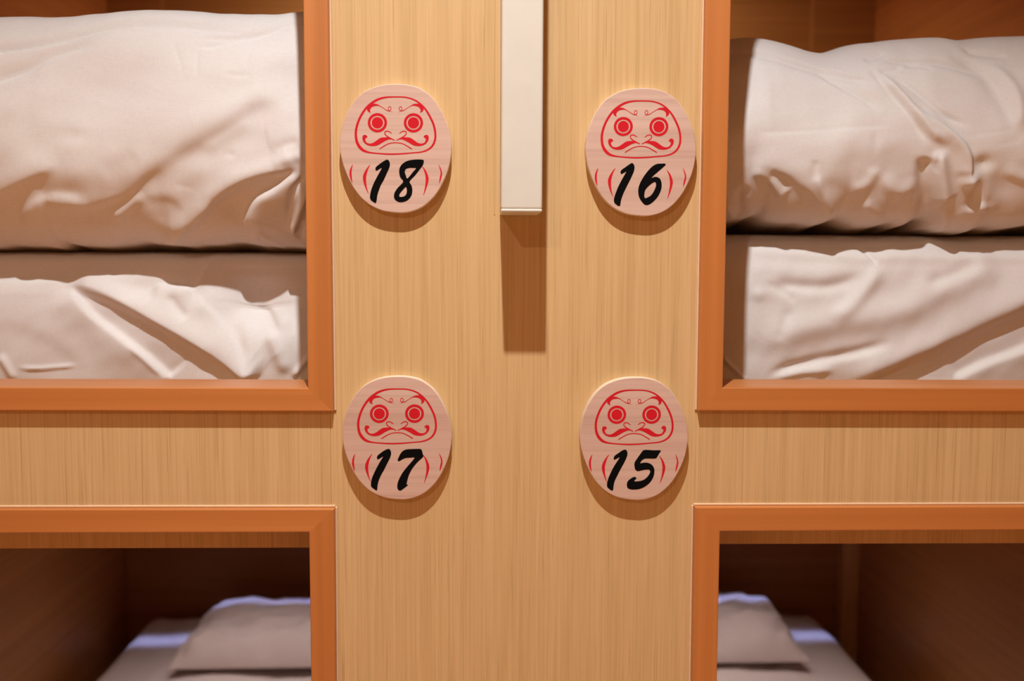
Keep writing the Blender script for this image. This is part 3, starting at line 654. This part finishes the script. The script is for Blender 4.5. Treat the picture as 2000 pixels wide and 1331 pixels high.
# --- lower bunks: mattress with fitted sheet, pillow
def low_mattress(x0, x1, y0, y1, z0, z1, seed, label):
    r = 0.05; nx, ny = 150, 220
    a = np.linspace(-1, 1, nx)
    def ax(t, lo, hi): return (lo+hi)/2+(hi-lo)/2*np.sign(t)*(1-(1-np.abs(t))**1.6)
    X, Yg = np.meshgrid(ax(a, x0, x1), ax(np.linspace(-1, 1, ny), y0, y1), indexing='ij')
    ex = np.minimum(X-x0, x1-X); ey = np.minimum(Yg-y0, y1-Yg)
    def rd(e): e = np.clip(e/r, 0, 1); return np.sqrt(np.clip(1-(1-e)**2, 0, 1))
    k = rd(ex)*rd(ey)
    Z = z1-r*1.3*(1-k)
    Z += k*fbm(X, Yg, seed, (.3, .12, .05), (.003, .0012, .0005), 1.3, 3.0)
    # shallow lengthwise pull folds in the sheet
    for q in range(5):
        xc = x0+0.12+q*0.17; Z += k*0.0022*np.exp(-((X-xc-0.05*np.sin(Yg*3+q))/0.012)**2)*(0.5+0.5*np.sin(Yg*4+q*2))
    top = np.stack([X, Yg, Z], -1)
    # sides
    V = top.reshape(-1, 3).tolist(); F = []
    id_ = lambda i, j: i*ny+j
    for i in range(nx-1):
        for j in range(ny-1): F.append((id_(i, j), id_(i+1, j), id_(i+1, j+1), id_(i, j+1)))
    loop = [id_(i, 0) for i in range(nx)]+[id_(nx-1, j) for j in range(1, ny)]+[id_(i, ny-1) for i in range(nx-2, -1, -1)]+[id_(0, j) for j in range(ny-2, 0, -1)]
    b0 = len(V)
    for q in loop: V.append([V[q][0], V[q][1], z0])
    n = len(loop)
    for k2 in range(n): F.append((loop[k2], b0+k2, b0+(k2+1) % n, loop[(k2+1) % n]))
    F.append(tuple(range(b0, b0+n)))
    me = mesh('mattress', V, F); bm = bmesh.new(); bm.from_mesh(me); bmesh.ops.recalc_face_normals(bm, faces=bm.faces); bm.to_mesh(me); bm.free()
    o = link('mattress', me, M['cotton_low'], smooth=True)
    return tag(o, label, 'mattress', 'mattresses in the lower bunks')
ZM = 0.568
low_mattress(-0.885, -0.02, 1.12, 2.63, 0.401, ZM, 5, 'white sheeted mattress in the dark lower bunk on the left')
low_mattress(0.075, 0.885, 1.12, 2.63, 0.401, ZM, 6, 'white sheeted mattress in the dark lower bunk on the right')
def pillow(cx, cy, w, d, T, seed, rot, tilt, feats, label):
    n1, n2 = 170, 120
    a = np.linspace(-1, 1, n1); b = np.linspace(-1, 1, n2)
    A, B = np.meshgrid(np.sign(a)*(1-(1-np.abs(a))**1.5), np.sign(b)*(1-(1-np.abs(b))**1.5), indexing='ij')
    pinch = 1-0.07*(np.abs(A)**3)*(1-np.abs(B)**2)*0-0.05*(1-np.abs(A)**2)*np.abs(B)**4
    X = A*w/2*(1-0.05*(1-B**2)*np.abs(A)**6); Y = B*d/2*(1-0.06*(1-A**2)*np.abs(B)**6)
    th = (1-np.abs(A)**5.5)**0.5*(1-np.abs(B)**3.4)**0.6
    verts, faces = [], []
    wr = fbm(X, Y, seed, (.16, .07, .03), (.006, .0042, .0016), 0.4, 1.5)
    edge = np.exp(-((1-np.abs(B))/0.25)**2)+np.exp(-((1-np.abs(A))/0.18)**2)
    pl = 0.007*edge*np.sin(A*26+seed+2*np.sin(B*5))*(1-np.maximum(np.abs(A), np.abs(B))**8)
    for (a0, b0, a1, b1, am, wd_) in ((-.75, -.35, -.35, -.9, .007, .07), (-.45, -.1, -.05, -.75, .008, .08), (0.0, -.25, .35, -.85, .007, .06), (.3, -.55, .8, -.5, .008, .07), (.75, -.9, .35, -.3, .007, .07), (-.9, -.5, -.6, -.6, .006, .06), (-.2, -.8, .3, -.72, .006, .05)):
        da, db = a1-a0, b1-b0; tq = np.clip(((A-a0)*da+(B-b0)*db)/(da*da+db*db), 0, 1)
        dd = np.hypot((A-a0-tq*da), (B-b0-tq*db)*d/w*1.3); wr = wr+am*np.sin(math.pi*np.clip(tq, .02, .98))**.5*np.exp(-(dd/wd_)**2)
    Zt = T*0.86*th+(wr+pl)*np.clip(th*2, 0, 1); Zb_ = -T*0.14*th
    for s in (Zt, Zb_): verts += np.stack([X, Y, s], -1).reshape(-1, 3).tolist()
    nn = n1*n2
    for off, fl in ((0, 0), (nn, 1)):
        for i in range(n1-1):
            for j in range(n2-1):
                q = [off+i*n2+j, off+(i+1)*n2+j, off+(i+1)*n2+j+1, off+i*n2+j+1]; faces.append(q[::-1] if fl else q)
    me = mesh('pillow', verts, faces); bm = bmesh.new(); bm.from_mesh(me)
    bmesh.ops.remove_doubles(bm, verts=bm.verts[:], dist=2e-4); bmesh.ops.recalc_face_normals(bm, faces=bm.faces); bm.to_mesh(me); bm.free()
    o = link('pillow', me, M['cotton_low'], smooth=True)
    o.location = (cx, cy, ZM+T*0.14+0.0105); o.rotation_euler = (tilt, 0, rot)
    return tag(o, label, 'pillow', 'pillows in the lower bunks')
pillow(-0.43, 2.375, 0.54, 0.34, 0.086, 2, 0.0, 0.0, None, 'white pillow lying in the dark lower bunk on the left')
pillow(0.46, 2.385, 0.54, 0.34, 0.095, 9, 0.03, 0.0, None, 'white pillow lying in the dark lower bunk on the right')
